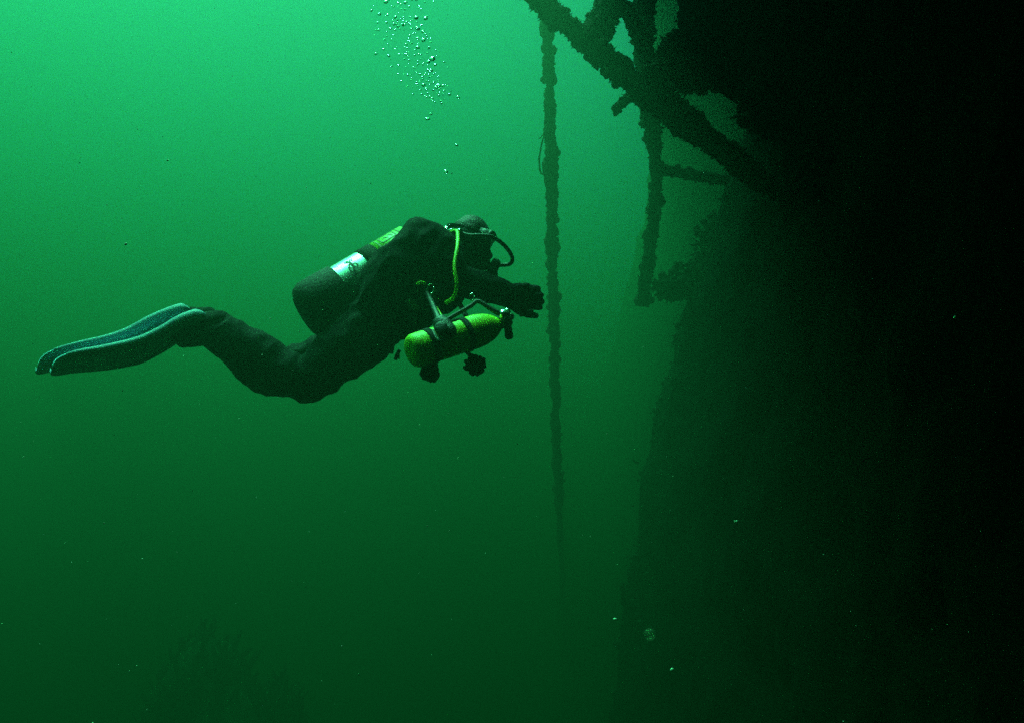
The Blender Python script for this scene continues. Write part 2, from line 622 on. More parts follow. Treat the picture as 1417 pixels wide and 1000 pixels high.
bar('beam', [(690, -70, 6.2), (735, -8, 6.2), (800, 47, 6.15), (868, 108, 6.1), (930, 155, 6.0), (1000, 208, 5.9), (1070, 262, 5.8), (1140, 312, 5.7), (1200, 352, 5.6)],
    [29, 27, 28, 33, 36, 30, 27, 25, 22], wreck, 4200, .034, seed=1, label='long slanting beam bristling with growth')
bar('brace', [(820, 52, 6.2), (838, 22, 6.3), (862, -30, 6.4)], [33, 38, 44], wreck, 900, .034, seed=2)
bar('brace', [(842, -34, 6.5), (866, 14, 6.5), (893, 72, 6.4), (915, 132, 6.2)], [17, 17, 21, 28], wreck, 900, .032, seed=3)
bar('brace', [(870, 18, 6.5), (884, 40, 6.5), (900, 62, 6.5)], [20, 18, 20], wreck, 320, .03, seed=9)
bar('post', [(893, -60, 7.6), (891, 20, 7.6), (890, 80, 7.8), (899, 150, 8.2), (908, 232, 8.7), (905, 300, 9.0), (895, 370, 9.3), (890, 418, 9.6)],
    [27, 27, 29, 27, 20, 19, 19, 20], wreck, 900, .035, rough=.2, seed=4, lump=.6, label='bent upright post')
bar('rail', [(912, 233, 8.8), (955, 242, 9.2), (1030, 254, 9.9)], [17, 17, 17], wreck, 160, .03, rough=.15, seed=5, lump=.6)
bar('stub', [(885, 118, 7.0), (866, 138, 7.0), (853, 150, 7.0), (849, 154, 7.0)], [15, 15, 14, 8], wreck, 70, .018, rough=.15, seed=6, lump=.7)

# ------------------------------------------------------------------ the line hanging beside the wreck
rp = [(748, -420, 8.3), (754, -60, 8.4), (757, 40, 8.5), (761, 150, 8.6), (763, 250, 8.7), (764, 330, 8.9), (766, 430, 9.4), (768, 530, 10.4), (771, 640, 12.0), (775, 740, 17), (779, 840, 25.0), (782, 930, 36.0)]
rw = [16, 16, 15, 15, 14, 15, 13.5, 12, 11, 10, 9, 8]
pts = curve([P(*q) for q in rp], 22)
ws = lerps([w * .5 * q[2] / F for w, q in zip(rw, rp)], 22)
pts = [p + V((.014 * noise.noise(V((i * .13, 1, 0))), .01 * noise.noise(V((i * .13, 4, 0))), 0)) for i, p in enumerate(pts)]
mb = MB()
mb.tube(pts, [w * .82 * (1 + .7 * noise.noise(V((i * .21, 5, 0))) + .5 * noise.noise(V((i * .7, 9, 0)))) for i, w in enumerate(ws)], 14, .25, 16, 3)
for _ in range(150):                                    # mussel knots
    i = rnd.randrange(20, 190)
    a_ = rnd.uniform(0, 6.28)
    r_ = ws[i] * rnd.uniform(.4, .95)
    mb.ball(pts[i] + V((math.cos(a_), math.sin(a_), 0)) * ws[i] * .85, r_, (1, 1, rnd.uniform(.8, 1.8)), 9, 7, .18)
rope = mb.build('rope', M['rope'], origin=pts[40])
tag(rope, 'thick overgrown rope hanging straight down between the diver and the wreck', 'rope')
growth_on(pts[20:190], [w * .86 for w in ws[20:190]], 6500, .02, rope, lump=.72)
st = MB()
st.tube(curve([P(757, 178, 8.5), P(750, 198, 8.5), P(746, 222, 8.5), P(748, 238, 8.5), P(752, 240, 8.5), P(751, 226, 8.5)], 5), [.009] * 26, 6, .3, 30)
st.tube(curve([P(760, 170, 8.5), P(752, 186, 8.5), P(745, 193, 8.5)], 5), [.005] * 11, 5)
st.build('frayed_strand', M['rope'], rope)


# ------------------------------------------------------------------ the diver
def union(mb, voxel, smooth_it, fold=0.0, fseed=0.0, fscale=9.0):
    """fuse overlapping pieces into one continuous skin"""
    me = bpy.data.meshes.new('tmp')
    me.from_pydata(mb.v, [], mb.f)
    o = bpy.data.objects.new('tmp', me)
    COL.objects.link(o)
    r = o.modifiers.new('r', 'REMESH')
    r.mode = 'VOXEL'
    r.voxel_size = voxel
    if smooth_it:
        s = o.modifiers.new('s', 'SMOOTH')
        s.factor = .5
        s.iterations = smooth_it
    dg = bpy.context.evaluated_depsgraph_get()
    out = bpy.data.meshes.new_from_object(o.evaluated_get(dg))
    bpy.data.objects.remove(o)
    bpy.data.meshes.remove(me)
    if fold:
        nrm = [v.normal.copy() for v in out.vertices]
        for v, n in zip(out.vertices, nrm):
            q = v.co * fscale + V((fseed, 0, 0))
            w = noise.noise(V((q.x * 1.6 + q.z * .8, q.y * .7, q.z * 1.6 - q.x * .8)))
            w2 = noise.noise(q * 2.1)
            v.co += n * fold * ((1 - abs(w) * 2.6) + .25 * w2)
        out.update()
    return out


def limb(mb, joints):
    """joints: (x, y, dd, radius px)"""
    for a, b in zip(joints[:-1], joints[1:]):
        pa, pb = Q(*a[:3]), Q(*b[:3])
        n = max(2, int((pb - pa).length / .02))
        for k in range(n + 1):
            t = k / n
            mb.ball(pa.lerp(pb, t), (a[3] + (b[3] - a[3]) * t) * PX, nu=16, nv=10)


body = MB()
for dd in (-.11, 0, .11):                                # trunk, wide across the shoulders
    e = 0 if dd == 0 else 1
    limb(body, [(500, 458, dd * .8, 43 - 3 * e), (535, 430, dd * .7, 45 - 3 * e), (572, 395, dd, 47 - 2 * e), (602, 362, dd * 1.2, 44 - 3 * e)])
limb(body, [(560, 425, -.05, 44), (592, 402, -.06, 34), (612, 402, -.05, 30)])
limb(body, [(600, 360, 0, 42), (630, 345, 0, 28), (650, 338, 0, 27)])           # neck
body.ball(Q(650, 333), 28 * PX, (.84, .95, 1), 20, 14)                             # skull
limb(body, [(650, 345, 0, 20), (660, 358, 0, 13)])                              # jaw
for s, kx, ky, ax, ay in ((-1, 424, 530, 305, 462), (1, 383, 525, 288, 452)):    # legs
    limb(body, [(500, 466, s * .11, 41), (470, 490, s * .13, 37), (kx + 18, ky - 14, s * .14, 31), (kx, ky - 2, s * .14, 27),
                (kx - 20, ky - 10, s * .14, 28), ((kx + ax) / 2 - 4, (ky + ay) / 2 - 3, s * .14, 29), (ax + 15, ay + 8, s * .14, 27), (ax, ay, s * .14, 23)])
    limb(body, [(ax, ay, s * .14, 22), (ax - 2, ay - 12, s * .14, 18), (ax - 28, ay - 3, s * .14, 17), (ax - 50, ay + 5, s * .14, 12)])    # heel and foot
# near arm, then the far one
limb(body, [(540, 402, -.15, 44), (566, 374, -.17, 46), (588, 347, -.17, 43), (602, 368, -.2, 37), (618, 386, -.2, 27), (634, 390, -.18, 20)])
limb(body, [(628, 388, -.19, 21), (656, 394, -.16, 18), (684, 402, -.12, 17), (702, 408, -.1, 15), (708, 411, -.1, 11)])
limb(body, [(600, 350, .17, 36), (628, 376, .22, 27), (652, 388, .2, 21), (678, 400, .12, 17), (698, 408, .06, 13)])
bme = union(body, .0085, 5, .0085, 3.0, 7.5)
person = link('person', bme, M['suit'])
tag(person, 'diver in a black drysuit and hood swimming right with knees bent, reaching ahead', 'person')


def hand(root, wrist, palm_dir, side, up, name, lay):
    """a gloved hand: palm, four bent fingers of unequal length, thumb from the side of the palm"""
    mb = MB()
    pd, up, side = palm_dir.normalized(), up.normalized(), side.normalized()
    def seg(a, b, ra, rb):
        n = max(2, int((b - a).length / .006))
        for k in range(n + 1):
            t = k / n
            mb.ball(a.lerp(b, t), ra + (rb - ra) * t, nu=10, nv=8)
    seg(wrist - pd * .05, wrist, .034, .031)
    for k in range(4):
        o = (k - 1.5) * .020
        seg(wrist + pd * .01 + side * o * .6, wrist + pd * .075 + side * o, .021, .019)
    lens = (.85, 1.0, .94, .74)
    for k in range(4):
        o = (k - 1.5) * .021
        p = wrist + pd * .08 + side * o
        ang = lay[0] * (1 + .08 * k)
        for j, ln in enumerate((.044, .030, .024)):
            d = pd * math.cos(ang) - up * math.sin(ang)
            q = p + d * ln * lens[k]
            seg(p, q, .0125 - .001 * j, .0118 - .001 * j)
            p = q
            ang += lay[1] * (.9 + .1 * k)
    p = wrist + pd * .025 - side * .03
    ang = lay[2]
    for j, ln in enumerate((.042, .034, .026)):
        d = (pd * math.cos(ang) - side * math.sin(ang) * .55 - up * math.sin(ang) * lay[3]).normalized()
        q = p + d * ln
        seg(p, q, .0145 - .001 * j, .0138 - .0015 * j)
        p = q
        ang -= .35
    me = union(mb, .0042, 2, .0012, 1.0, 40)
    return link(name, me, M['suit'], root)


hand(person, Q(697, 408, -.1), V((.97, .1, -.05)), V((0.1, -.35, .93)), V((.1, .93, .35)), 'glove', (.2, .85, .8, .5))
hand(person, Q(690, 408, .06), V((.95, -.1, -.12)), V((0, .3, .95)), V((.1, -.95, .3)), 'glove', (.8, .9, .7, .3))

# hood, face and mask
hd = MB()
hd.ball(Q(651, 331), 33 * PX, (.86, 1, 1), 28, 20)
limb(hd, [(645, 340, 0, 29), (634, 350, 0, 32), (620, 358, 0, 34)])
limb(hd, [(649, 343, 0, 27), (659, 360, 0, 20), (668, 378, 0, 14)])
limb(hd, [(640, 365, 0, 26), (668, 384, 0, 15), (682, 390, 0, 10)])
hood = link('hood', union(hd, .008, 4, .002, 2.0, 16), M['hood'], person)
FX = (Q(700, 352) - Q(655, 334)).normalized()            # where the face looks
FU = V((0, 0, 1)) - FX * FX.z
FU.normalize()
FS = FX.cross(FU)
fc = MB()
limb(fc, [(655, 338, 0, 22.5), (662, 356, 0, 16)])
nose = Q(681, 346)
for k in range(5):
    fc.ball(nose + FX * (-.03 + .007 * k) - FU * .006 * k, .011 + .001 * k, nu=8, nv=6)
face = link('face', union(fc, .005, 3), M['skin'], person)
for s in (-1, 1):
    e = MB()
    e.ball(Q(673, 335) + FS * .032 * s, .012, nu=10, nv=8)
    e.build('eye', M['eye'], person)
# mask: skirt, frame, glass, strap
mc = Q(680, 341)
MSX, MSU = FS, (FU - FX * .1).normalized()
def ring_shape(r_s, r_u, n=28, p=3.2):
    out = []
    for k in range(n):
        a = 2 * math.pi * k / n
        c, s = math.cos(a), math.sin(a)
        rr = (abs(c) ** p + abs(s) ** p) ** (-1 / p)
        out.append((c * rr * r_s, s * rr * r_u))
    return out
mk = MB()
prof = [(-.035, 1.0), (-.01, 1.05), (.012, 1.0), (.012, .84), (-.03, .82)]
vs, fs = [], []
base = ring_shape(.078, .036)
for z, k in prof:
    for (a, b2) in base:
        vs.append(mc + FX * (z - abs(a) * .25) + MSX * a * k + MSU * b2 * k)
n = len(base)
for i in range(len(prof)):
    for k in range(n):
        i2, k2 = (i + 1) % len(prof), (k + 1) % n
        fs.append((i * n + k, i * n + k2, i2 * n + k2, i2 * n + k))
mk.add(vs, fs)
mask = mk.build('mask', M['silicone'], person)
fr_ = MB()
vs, fs = [], []
for z, k in ((-.002, .98), (-.002, 1.08), (.012, 1.06), (.014, .92), (.0, .88)):
    for (a, b2) in base:
        vs.append(mc + FX * (z - abs(a) * .25) + MSX * a * k + MSU * b2 * k)
for i in range(5):
    for k in range(n):
        i2, k2 = (i + 1) % 5, (k + 1) % n
        fs.append((i * n + k, i * n + k2, i2 * n + k2, i2 * n + k))
fr_.add(vs, fs)
fr_.build('frame', M['rubber'], mask)
ln_ = MB()
ls = ring_shape(.066, .030)
vs = [mc + FX * (.006 - abs(a) * .25) + MSX * a + MSU * b2 for a, b2 in ls] + [mc + FX * (.002 - abs(a) * .25) + MSX * a + MSU * b2 for a, b2 in ls]
fs = [tuple(range(n)), tuple(range(2 * n - 1, n - 1, -1))] + [(k, n + k, n + (k + 1) % n, (k + 1) % n) for k in range(n)]
ln_.add(vs, fs)
ln_.build('lens', M['lens'], mask, False)
sp = MB()
spts = []
for k in range(13):
    a = math.pi * k / 12
    c = Q(652, 331)
    spts.append(c + FS * math.cos(a) * .083 + FX * (.045 - math.sin(a) * .135) + FU * (.01 * math.sin(a)))
sp.tube(spts, [.011] * 13, 8, flat=.25)
sp.build('strap', M['rubber'], mask)
bk = MB()
bk.box(Q(656, 326, -.088), V((.010, 0, .002)), V((0, .004, 0)), V((0, 0, .007)))
bk.build('buckle', M['grey'], mask, False, .002)

# fins: foot pocket, blade, rails
def fin(root, top, ddn, ddf, drop, pocket, label=None):
    """top: pixels along the near rail; the blade reaches from the near rail away to the far one, lower"""
    tp = curve([V((x, y, 0)) for x, y in top], 8)
    N = len(tp)
    bl, ra = MB(), MB()
    near, far = [], []
    vs = []
    for i, q in enumerate(tp):
        t = i / (N - 1)                                  # 0 at the foot, 1 at the tip
        wid = (.55 + .45 * min(1, t * 1.6)) * (ddf - ddn)
        mid = (ddn + ddf) / 2
        dn, df = mid - wid / 2, mid + wid / 2
        round_ = 1.0 if t < .86 else math.sqrt(max(.03, 1 - ((t - .86) / .14) ** 2))
        dn, df = mid + (dn - mid) * round_, mid + (df - mid) * round_
        dr = drop * (.35 + .65 * min(1, t * 2.0))
        pn, pf = Q(q.x, q.y + dr * .5 * (1 - round_), dn), Q(q.x - 3 * t, q.y + dr - dr * .5 * (1 - round_), df)
        near.append(pn); far.append(pf)
    rows = 9
    thick = V((0.10, 0, 1)).normalized() * .004
    for sgn in (1, -1):
        for i in range(N):
            for k in range(rows):
                s = k / (rows - 1)
                p = near[i].lerp(far[i], s)
                ch = -.012 * math.sin(s * math.pi) + .005 * math.cos(s * math.pi * 6)   # channelled blade
                vs.append(p + V((0, 0, ch)) + thick * sgn)
    fs = []
    for i in range(N - 1):
        for k in range(rows - 1):
            a = i * rows + k
            fs.append((a, a + 1, a + rows + 1, a + rows))
            b = N * rows + a
            fs.append((b, b + rows, b + rows + 1, b + 1))
    o = N * rows
    for i in range(N - 1):
        for k in (0, rows - 1):
            a, b = i * rows + k, (i + 1) * rows + k
            fs.append((a, b, o + b, o + a) if k == 0 else (a, o + a, o + b, b))
    for k in range(rows - 1):
        for i in (0, N - 1):
            a = i * rows + k
            fs.append((a, o + a, o + a + 1, a + 1) if i == 0 else (a, a + 1, o + a + 1, o + a))
    bl.add(vs, fs)
    f = bl.build('fin', M['fin'], root, origin=near[0])
    if label: f['label'] = label
    for side in (near, far):
        r = MB()
        r.tube([p + V((0, 0, .004)) for p in side[:int(N * .87)]], [(.022 - .009 * i / N) * min(1, .25 + i / 9) * (1 - (i / N) ** 3) for i in range(int(N * .87))], 10, flat=1.25, twist_up=V((0, 0, 1)))
        r.build('rail', M['finedge'], f)
    pk = MB()
    limb(pk, pocket)
    link('foot_pocket', union(pk, .008, 3, .002, 1, 20), M['suit'], f)
    return f


fin(person, [(284, 437), (270, 440), (250, 447), (221, 463), (191, 475), (149, 484), (112, 489), (90, 493), (72, 498)], -.25, -.04, 24, [(306, 441, -.14, 11), (309, 455, -.14, 12), (300, 450, -.14, 20), (282, 455, -.14, 22), (264, 461, -.14, 19), (244, 463, -.14, 12)])
fin(person, [(262, 429), (250, 431), (233, 436), (208, 446), (178, 461), (149, 470), (104, 479), (72, 487), (52, 495)], .04, .25, 27, [(286, 441, .14, 17), (264, 435, .14, 11), (262, 441, .14, 15), (240, 446, .14, 14), (220, 452, .14, 9)])

# harness: webbing, D-rings, buckle
hs = MB()
hs.tube(curve([Q(560, 350, -.22), Q(575, 380, -.27), Q(600, 415, -.27), Q(585, 452, -.2)], 8), [.022] * 25, 8, flat=.2, twist_up=V((0, -1, 0)))
hs.tube(curve([Q(470, 440, -.16), Q(505, 470, -.21), Q(545, 480, -.17)], 8), [.025] * 17, 8, flat=.2, twist_up=V((0, -1, 0)))
harness = hs.build('harness', M['web'], person)
def dring(x, y, dd, r, tilt):
    mb = MB()
    c = Q(x, y, dd)
    pts = [c + V((math.cos(a + tilt) * r * .7, .0, math.sin(a + tilt) * r)) for a in [2 * math.pi * k / 16 for k in range(17)]]
    mb.tube(pts, [.0028] * 17, 6)
    return mb.build('d_ring', M['chrome'], harness)
dring(596, 400, -.315, .016, .5)
dring(653, 411, -.31, .011, .2)
sl_ = MB()
sl_.box(Q(572, 421, -.285), (Q(579, 428, -.285) - Q(565, 414, -.285)) / 2, V((.003, .003, .003)), V((.008, 0, .007)))
sl_.build('buckle', M['grey'], harness, False, .002)
for pp_, r_ in (([Q(577, 393, -.3), Q(583, 391, -.31), Q(588, 393, -.3)], .006), ([Q(601, 422, -.36), Q(606, 429, -.42), Q(611, 438, -.48)], .004)):
    yt = MB()
    yt.tube(curve(pp_, 4), [r_] * 9, 8)
    yt.build('yellow_toggle', M['yhose'], harness)

# ------------------------------------------------------------------ scuba tank on the back
A0, A1 = Q(441, 426, -.06), Q(566, 352, .07)
ax = (A1 - A0).normalized()
TR = 41 * PX
tl = (A1 - A0).length
tank = empty('scuba_tank', A0, 'shiny steel scuba tank with black boot and yellow label on the diver\'s back', 'scuba tank')
mb = MB()
R = TR * .965
mb.lathe(A0, ax, [(-.03, R * .6), (-.02, R * .85), (0, R * .97), (.02, R), (tl * .98, R), (tl + .03, R * .9), (tl + .055, R * .6), (tl + .065, R * .3), (tl + .08, R * .28)], 56)
mb.build('cylinder', M['steel'], tank)
mb = MB()
mb.lathe(A0, ax, [(-.058, TR * .35), (-.056, TR * .72), (-.045, TR * .93), (-.02, TR * 1.05), (.03, TR * 1.06), (.098, TR * 1.04), (.101, TR * 1.02), (.101, TR * .95)], 56)
mb.build('boot', M['boot'], tank)
t0 = (Q(524, 379, 0) - A0).dot(ax)
mb = MB()
mb.lathe(A0, ax, [(t0 - .029, R), (t0 - .028, R + .004), (t0 + .026, R + .004), (t0 + .027, R)], 56)
band = mb.build('band', M['web'], tank)
mb = MB()
mb.lathe(A0, ax, [(t0 + .0275, R), (t0 + .028, R + .0018), (t0 + .16, R + .0018), (t0 + .1605, R)], 56)
lab = mb.build('label_sleeve', M['sticker'], tank)
# frame of: u across the visible side of the tank
tv = (V((0, -1, 0)) - ax * V((0, -1, 0)).dot(ax)).normalized()   # towards the camera
tu = ax.cross(tv)
if tu.z < 0: tu = -tu
def on_tank(s, a, rr):
    return A0 + ax * s + (tv * math.cos(a) + tu * math.sin(a)) * rr
def stroke(mb, pts, w, rr):
    """a thin printed strip laid on the cylinder: pts = (along, angle)"""
    vs, fs = [], []
    for i, (s, a) in enumerate(pts):
        s0, a0 = pts[max(i - 1, 0)]
        s1, a1 = pts[min(i + 1, len(pts) - 1)]
        d = V((s1 - s0, (a1 - a0) * rr)).normalized()
        nn = V((-d.y, d.x)) * w / 2
        vs.append(on_tank(s + nn.x, a + nn.y / rr, rr))
        vs.append(on_tank(s - nn.x, a - nn.y / rr, rr))
    for i in range(len(pts) - 1):
        fs.append((2 * i, 2 * i + 1, 2 * i + 3, 2 * i + 2))
    mb.add(vs, fs)
mb = MB()
rr = R + .0032
for (s0, s1, a0, a1) in ((t0 + .045, t0 + .135, .38, 1.15), (t0 + .06, t0 + .12, .55, 1.0)):
    stroke(mb, [(s0 + (s1 - s0) * k / 6, a0) for k in range(7)], .005, rr)
    stroke(mb, [(s0 + (s1 - s0) * k / 6, a1) for k in range(7)], .005, rr)
    stroke(mb, [(s0, a0 + (a1 - a0) * k / 6) for k in range(7)], .005, rr)
    stroke(mb, [(s1, a0 + (a1 - a0) * k / 6) for k in range(7)], .005, rr)
stroke(mb, [(t0 + .075 + .005 * k, .75 + .1 * math.sin(k * 1.6)) for k in range(8)], .005, rr)
mb.build('print', M['print'], lab, False)
mb = MB()                                               # the small dancing-figure emblem
rr = R + .0016
es = (Q(484, 381, 0) - A0).dot(ax)
def em(pts, w): stroke(mb, [(es + a * .001, .35 + b * .001 / R) for a, b in pts], w, rr)
em([(-5, 34), (2, 26), (5, 15), (3, 2), (6, -10)], .0075)
em([(-12, 33), (-5, 27), (2, 26)], .006)
em([(5, 26), (12, 31), (17, 27), (12, 24)], .005)
em([(4, 14), (-6, 8), (-14, -4)], .006)
em([(-16, -14), (-9, -4), (0, -10), (-3, -22), (-13, -25), (-16, -14)], .005)
em([(6, 4), (16, 4), (20, -8), (13, -18), (6, -12), (6, 4)], .005)
em([(-2, -22), (-4, -34), (-10, -42)], .005)
mb.build('emblem', M['emblem'], tank, False)
mb = MB()
mb.lathe(A1, ax, [(.07, .02), (.08, .024), (.11, .024), (.115, .016)], 20)
mb.box(A1 + ax * .095, V((0, .05, 0)), ax * .012, ax.cross(V((0, 1, 0))) * .012)
mb.build('valve', M['chrome'], tank)

# ------------------------------------------------------------------ regulator: first stage, hoses, second stage
reg = empty('regulator', Q(628, 322, 0), 'breathing regulator with black hose looping to the diver\'s mouth and yellow hose', 'regulator')
fs_ = MB()
fs_.lathe(Q(612, 326, .0), V((.8, -.1, .5)), [(0, .016), (.005, .022), (.03, .022), (.033, .016), (.05, .016)], 20)
fs_.build('first_stage', M['chrome'], reg)
mb = MB()
hp = [Q(618, 322, -.02), Q(634, 322, -.09), Q(650, 326, -.115), (Q(666, 326, -.115)), Q(681, 328, -.11), Q(696, 338, -.09), Q(706, 350, -.06), Q(709, 360, -.03), Q(704, 366, 0), Q(690, 367, .0)]
hc = curve(hp, 8)
mb.tube(hc, [.0072] * len(hc), 10)
mb.build('hose', M['rubber'], reg)
mb = MB()
hc = curve([Q(622, 323, -.10), Q(628, 320, -.13), Q(633, 322, -.16), Q(633, 340, -.25), Q(629, 368, -.31), Q(632, 394, -.335), Q(628, 411, -.33), Q(616, 420, -.32)], 8)
mb.tube(hc, [.0066] * len(hc), 10)
yh = mb.build('hose', M['yhose'], reg)
yh['label'] = 'bright yellow hose running down over the shoulder'
for a_, b_ in ((Q(621, 320, -.09), Q(627, 319, -.115)), (Q(634, 319, -.10), Q(638, 320, -.115))):
    mb = MB()
    mb.tube([a_, b_], [.008, .008], 10)
    mb.build('hose_fitting', M['chrome'], reg)
mb = MB()
sc_ = Q(685, 371)
mb.lathe(sc_ - FX * .02, FX, [(0, .024), (.006, .033), (.022, .034), (.03, .028), (.033, .012)], 24)
mb.ball(sc_ - FU * .026 - FX * .002, .022, (1, 1.4, .8), 12, 8)
ss = mb.build('second_stage', M['rubber'], reg)
mb = MB()
mb.tube([sc_ - FX * .045, sc_ - FX * .015], [.015, .014], 12, flat=.7)
mb.build('mouthpiece', M['grey'], ss)
for q_, r_ in ((Q(672, 376, -.06), .008), (Q(681, 364, -.04), .004)):
    mb = MB()
    mb.ball(q_, r_, (1.4, 1, .8), 8, 6)
    mb.build('adjuster', M['chrome'], ss)

# ------------------------------------------------------------------ stage bottle slung under the chest
B0, B1 = Q(569, 487, -.52), Q(676, 453, -.38)
bx = (B1 - B0).normalized()
BL = (B1 - B0).length
BR = 23.5 * PX * .88
stage = empty('stage_bottle', B0, 'small yellow stage bottle slung level under the diver\'s chest', 'stage bottle')
mb = MB()
mb.lathe(B0, bx, [(-.004, BR * .3), (-.003, BR * .72), (.004, BR * .9), (.014, BR * .985), (.03, BR), (BL - .05, BR), (BL - .025, BR * .95), (BL, BR * .83), (BL + .02, BR * .65), (BL + .034, BR * .46), (BL + .04, BR * .36), (BL + .055, BR * .33)], 48)
mb.build('cylinder', M['yellow'], stage)
def bband(px, py, w=.011, thick=.003):
    s = (Q(px, py, -.46) - B0).dot(bx)
    mb = MB()
    mb.lathe(B0, bx, [(s - w, BR), (s - w + .001, BR + thick), (s + w - .001, BR + thick), (s + w, BR)], 48)
    return mb.build('strap', M['web'], stage)
bband(588, 481)
bband(650, 461, .010)
vp = B1 + bx * .05
mb = MB()
mb.lathe(vp, bx, [(0, .013), (.004, .017), (.032, .017), (.036, .01)], 20)
mb.tube([vp + bx * .018 + V((0, 0, -.012)), vp + bx * .018 + V((.004, 0, .03))], [.011, .011], 14)
mb.ball(vp + bx * .02 + V((.002, -.012, .028)), .012, nu=12, nv=8)
mb.ball(vp + bx * .036 + V((0, -.014, .008)), .012, nu=12, nv=8)
valve = mb.build('valve', M['chrome'], stage)
mb = MB()
kd = V((.12, -.2, -1)).normalized()
prof = [(0, .009), (.012, .009), (.013, .0125), (.05, .0138), (.054, .011)]
mb.lathe(vp + bx * .022 + kd * .006, kd, prof, 16)
mb.build('knob', M['rubber'], valve)
for pq_ in ([Q(634, 416, -.2), Q(643, 434, -.34), Q(652, 448, -.42)], [Q(583, 452, -.2), Q(582, 462, -.38), Q(582, 470, -.5)]):
    mb = MB()                                           # slings to the harness
    mb.tube(curve(pq_, 5), [.014] * 11, 8, flat=.35)
    mb.build('sling', M['web'], stage)
mb = MB()                                               # carrying line between the straps
hl = curve([Q(591, 466, -.48), Q(612, 452, -.47), Q(632, 443, -.45), Q(650, 446, -.42)], 8)
mb.tube(hl, [.0055] * len(hl), 8)
mb.build('handle', M['web'], stage)

stg = empty('regulator', Q(694, 438, -.36), 'second regulator on the yellow stage bottle with its thin black hose', 'regulator')
mb = MB()
hc = curve([Q(699, 434, -.36), Q(692, 434, -.36), Q(680, 428, -.36), Q(662, 417, -.35), Q(652, 423, -.36), Q(640, 430, -.38), Q(626, 438, -.4), Q(616, 444, -.42)], 8)
mb.tube(hc, lerps([.010, .010, .008, .007, .007, .007, .007, .007], 8), 10)
mb.build('hose', M['rubber'], stg)
mb = MB()
mb.lathe(Q(697, 440, -.375), V((.2, -.6, .6)), [(0, .012), (.004, .017), (.022, .018), (.026, .012)], 18)
mb.build('first_stage', M['chrome'], stg)

# gauge dangling across the bottle
gau = empty('pressure_gauge', Q(617, 455, -.52), 'dark gauge console hanging in front of the yellow bottle', 'gauge')
mb = MB()
g0, g1 = Q(606, 441, -.52), Q(624, 466, -.56)
gx = (g1 - g0)
mb.tube(curve([g0, g0.lerp(g1, .3), g0.lerp(g1, .75), g1], 4), lerps([.020, .028, .030, .020], 4), 16, flat=.6, twist_up=V((0, -1, 0)))
con = mb.build('console', M['rubber'], gau)
mb = MB()
mb.lathe(g0.lerp(g1, .6) + V((-.012, -.012, -.002)), V((-.1, -1, .2)), [(0, .02), (.008, .021), (.010, .017)], 20)
mb.build('dial', M['rubber'], gau)
mb = MB()
hc = curve([Q(588, 400, -.27), Q(596, 416, -.38), Q(603, 432, -.48), g0 + gx * .1], 8)
mb.tube(hc, lerps([.009, .009, .010, .013], 8), 10)
mb.build('hose', M['rubber'], gau)
mb = MB()
hc = curve([Q(600, 468, -.52), Q(598, 458, -.51), Q(606, 470, -.54), Q(616, 472, -.55)], 6)
mb.tube(hc, [.006] * len(hc), 8)
mb.build('clip', M['grey'], gau)

# bundles dangling from the bottle
def bundle(stalk, cpx, cpy, dd, r, label, spread):
    root = empty('line_bundle', Q(stalk[0][0], stalk[0][1], dd), label, 'dangling bundle', 'bundles dangling under the stage bottle')
    mb = MB()
    pts = curve([Q(x, y, dd) for x, y in stalk], 6)
    mb.tube(pts, [.011] * len(pts), 8, flat=.5)
    mb.build('stalk', M['web'], root)
    kb = MB()
    for (x, y, rr) in spread:
        kb.ball(Q(x, y, dd + rnd.uniform(-.015, .015)), rr * PX, (1, .8, 1), 12, 9)
    body_ = link('coil', union(kb, .004, 1, .003, r, 60), M['web'], root)
    fr = MB()
    return root, fr, body_
rt_, fr, _ = bundle([(588, 492), (592, 503)], 594, 515, -.5, 1, 'flared black bundle dangling from the rear strap of the yellow bottle',
                    [(593, 500, 9), (597, 505, 8), (596, 512, 9.5), (598, 519, 8.5), (590, 518, 7)])
for (x0, y0, x1, y1) in ((588, 508, 583, 517), (591, 512, 587, 523), (594, 516, 592, 527), (599, 517, 598, 527), (602, 515, 604, 525), (588, 505, 582, 519)):
    p, q = Q(x0, y0, -.5 + rnd.uniform(-.02, .02)), Q(x1, y1, -.5 + rnd.uniform(-.02, .02))
    fr.tube([p, p.lerp(q, .6) + V((.002, 0, 0)), q], [.009, .008, .005], 8)
tag(fr.build('fringe', M['web'], rt_), kind='stuff')
rt_, fr, _ = bundle([(643, 483), (649, 490), (654, 498)], 657, 505, -.42, 5, 'round black coil with ragged edge dangling from the front strap of the yellow bottle',
                    [(657, 501, 9), (662, 504, 9), (653, 505, 8), (658, 509, 9), (664, 509, 6)])
for k in range(15):
    a = 2 * math.pi * k / 15 + rnd.uniform(-.15, .15)
    r0, r1 = 9, rnd.uniform(12.5, 16)
    p, q = Q(657.5 + r0 * math.cos(a), 505.5 + r0 * math.sin(a) * .9, -.42 + rnd.uniform(-.02, .02)), Q(657.5 + r1 * math.cos(a + .1), 505.5 + r1 * math.sin(a + .1) * .95, -.42 + rnd.uniform(-.03, .03))
    fr.tube([p, q], [.0085, .006], 8)
tag(fr.build('fringe', M['web'], rt_), kind='stuff')
tl_ = MB()
tl_.tube(curve([Q(553, 484, -.3), Q(549, 492, -.3), Q(547, 498, -.3)], 4), [.006] * 9, 8)
tl_.tube([Q(551, 487, -.3), Q(552, 497, -.3)], [.004, .003], 6)
tl_.build('strap_end', M['web'], harness)

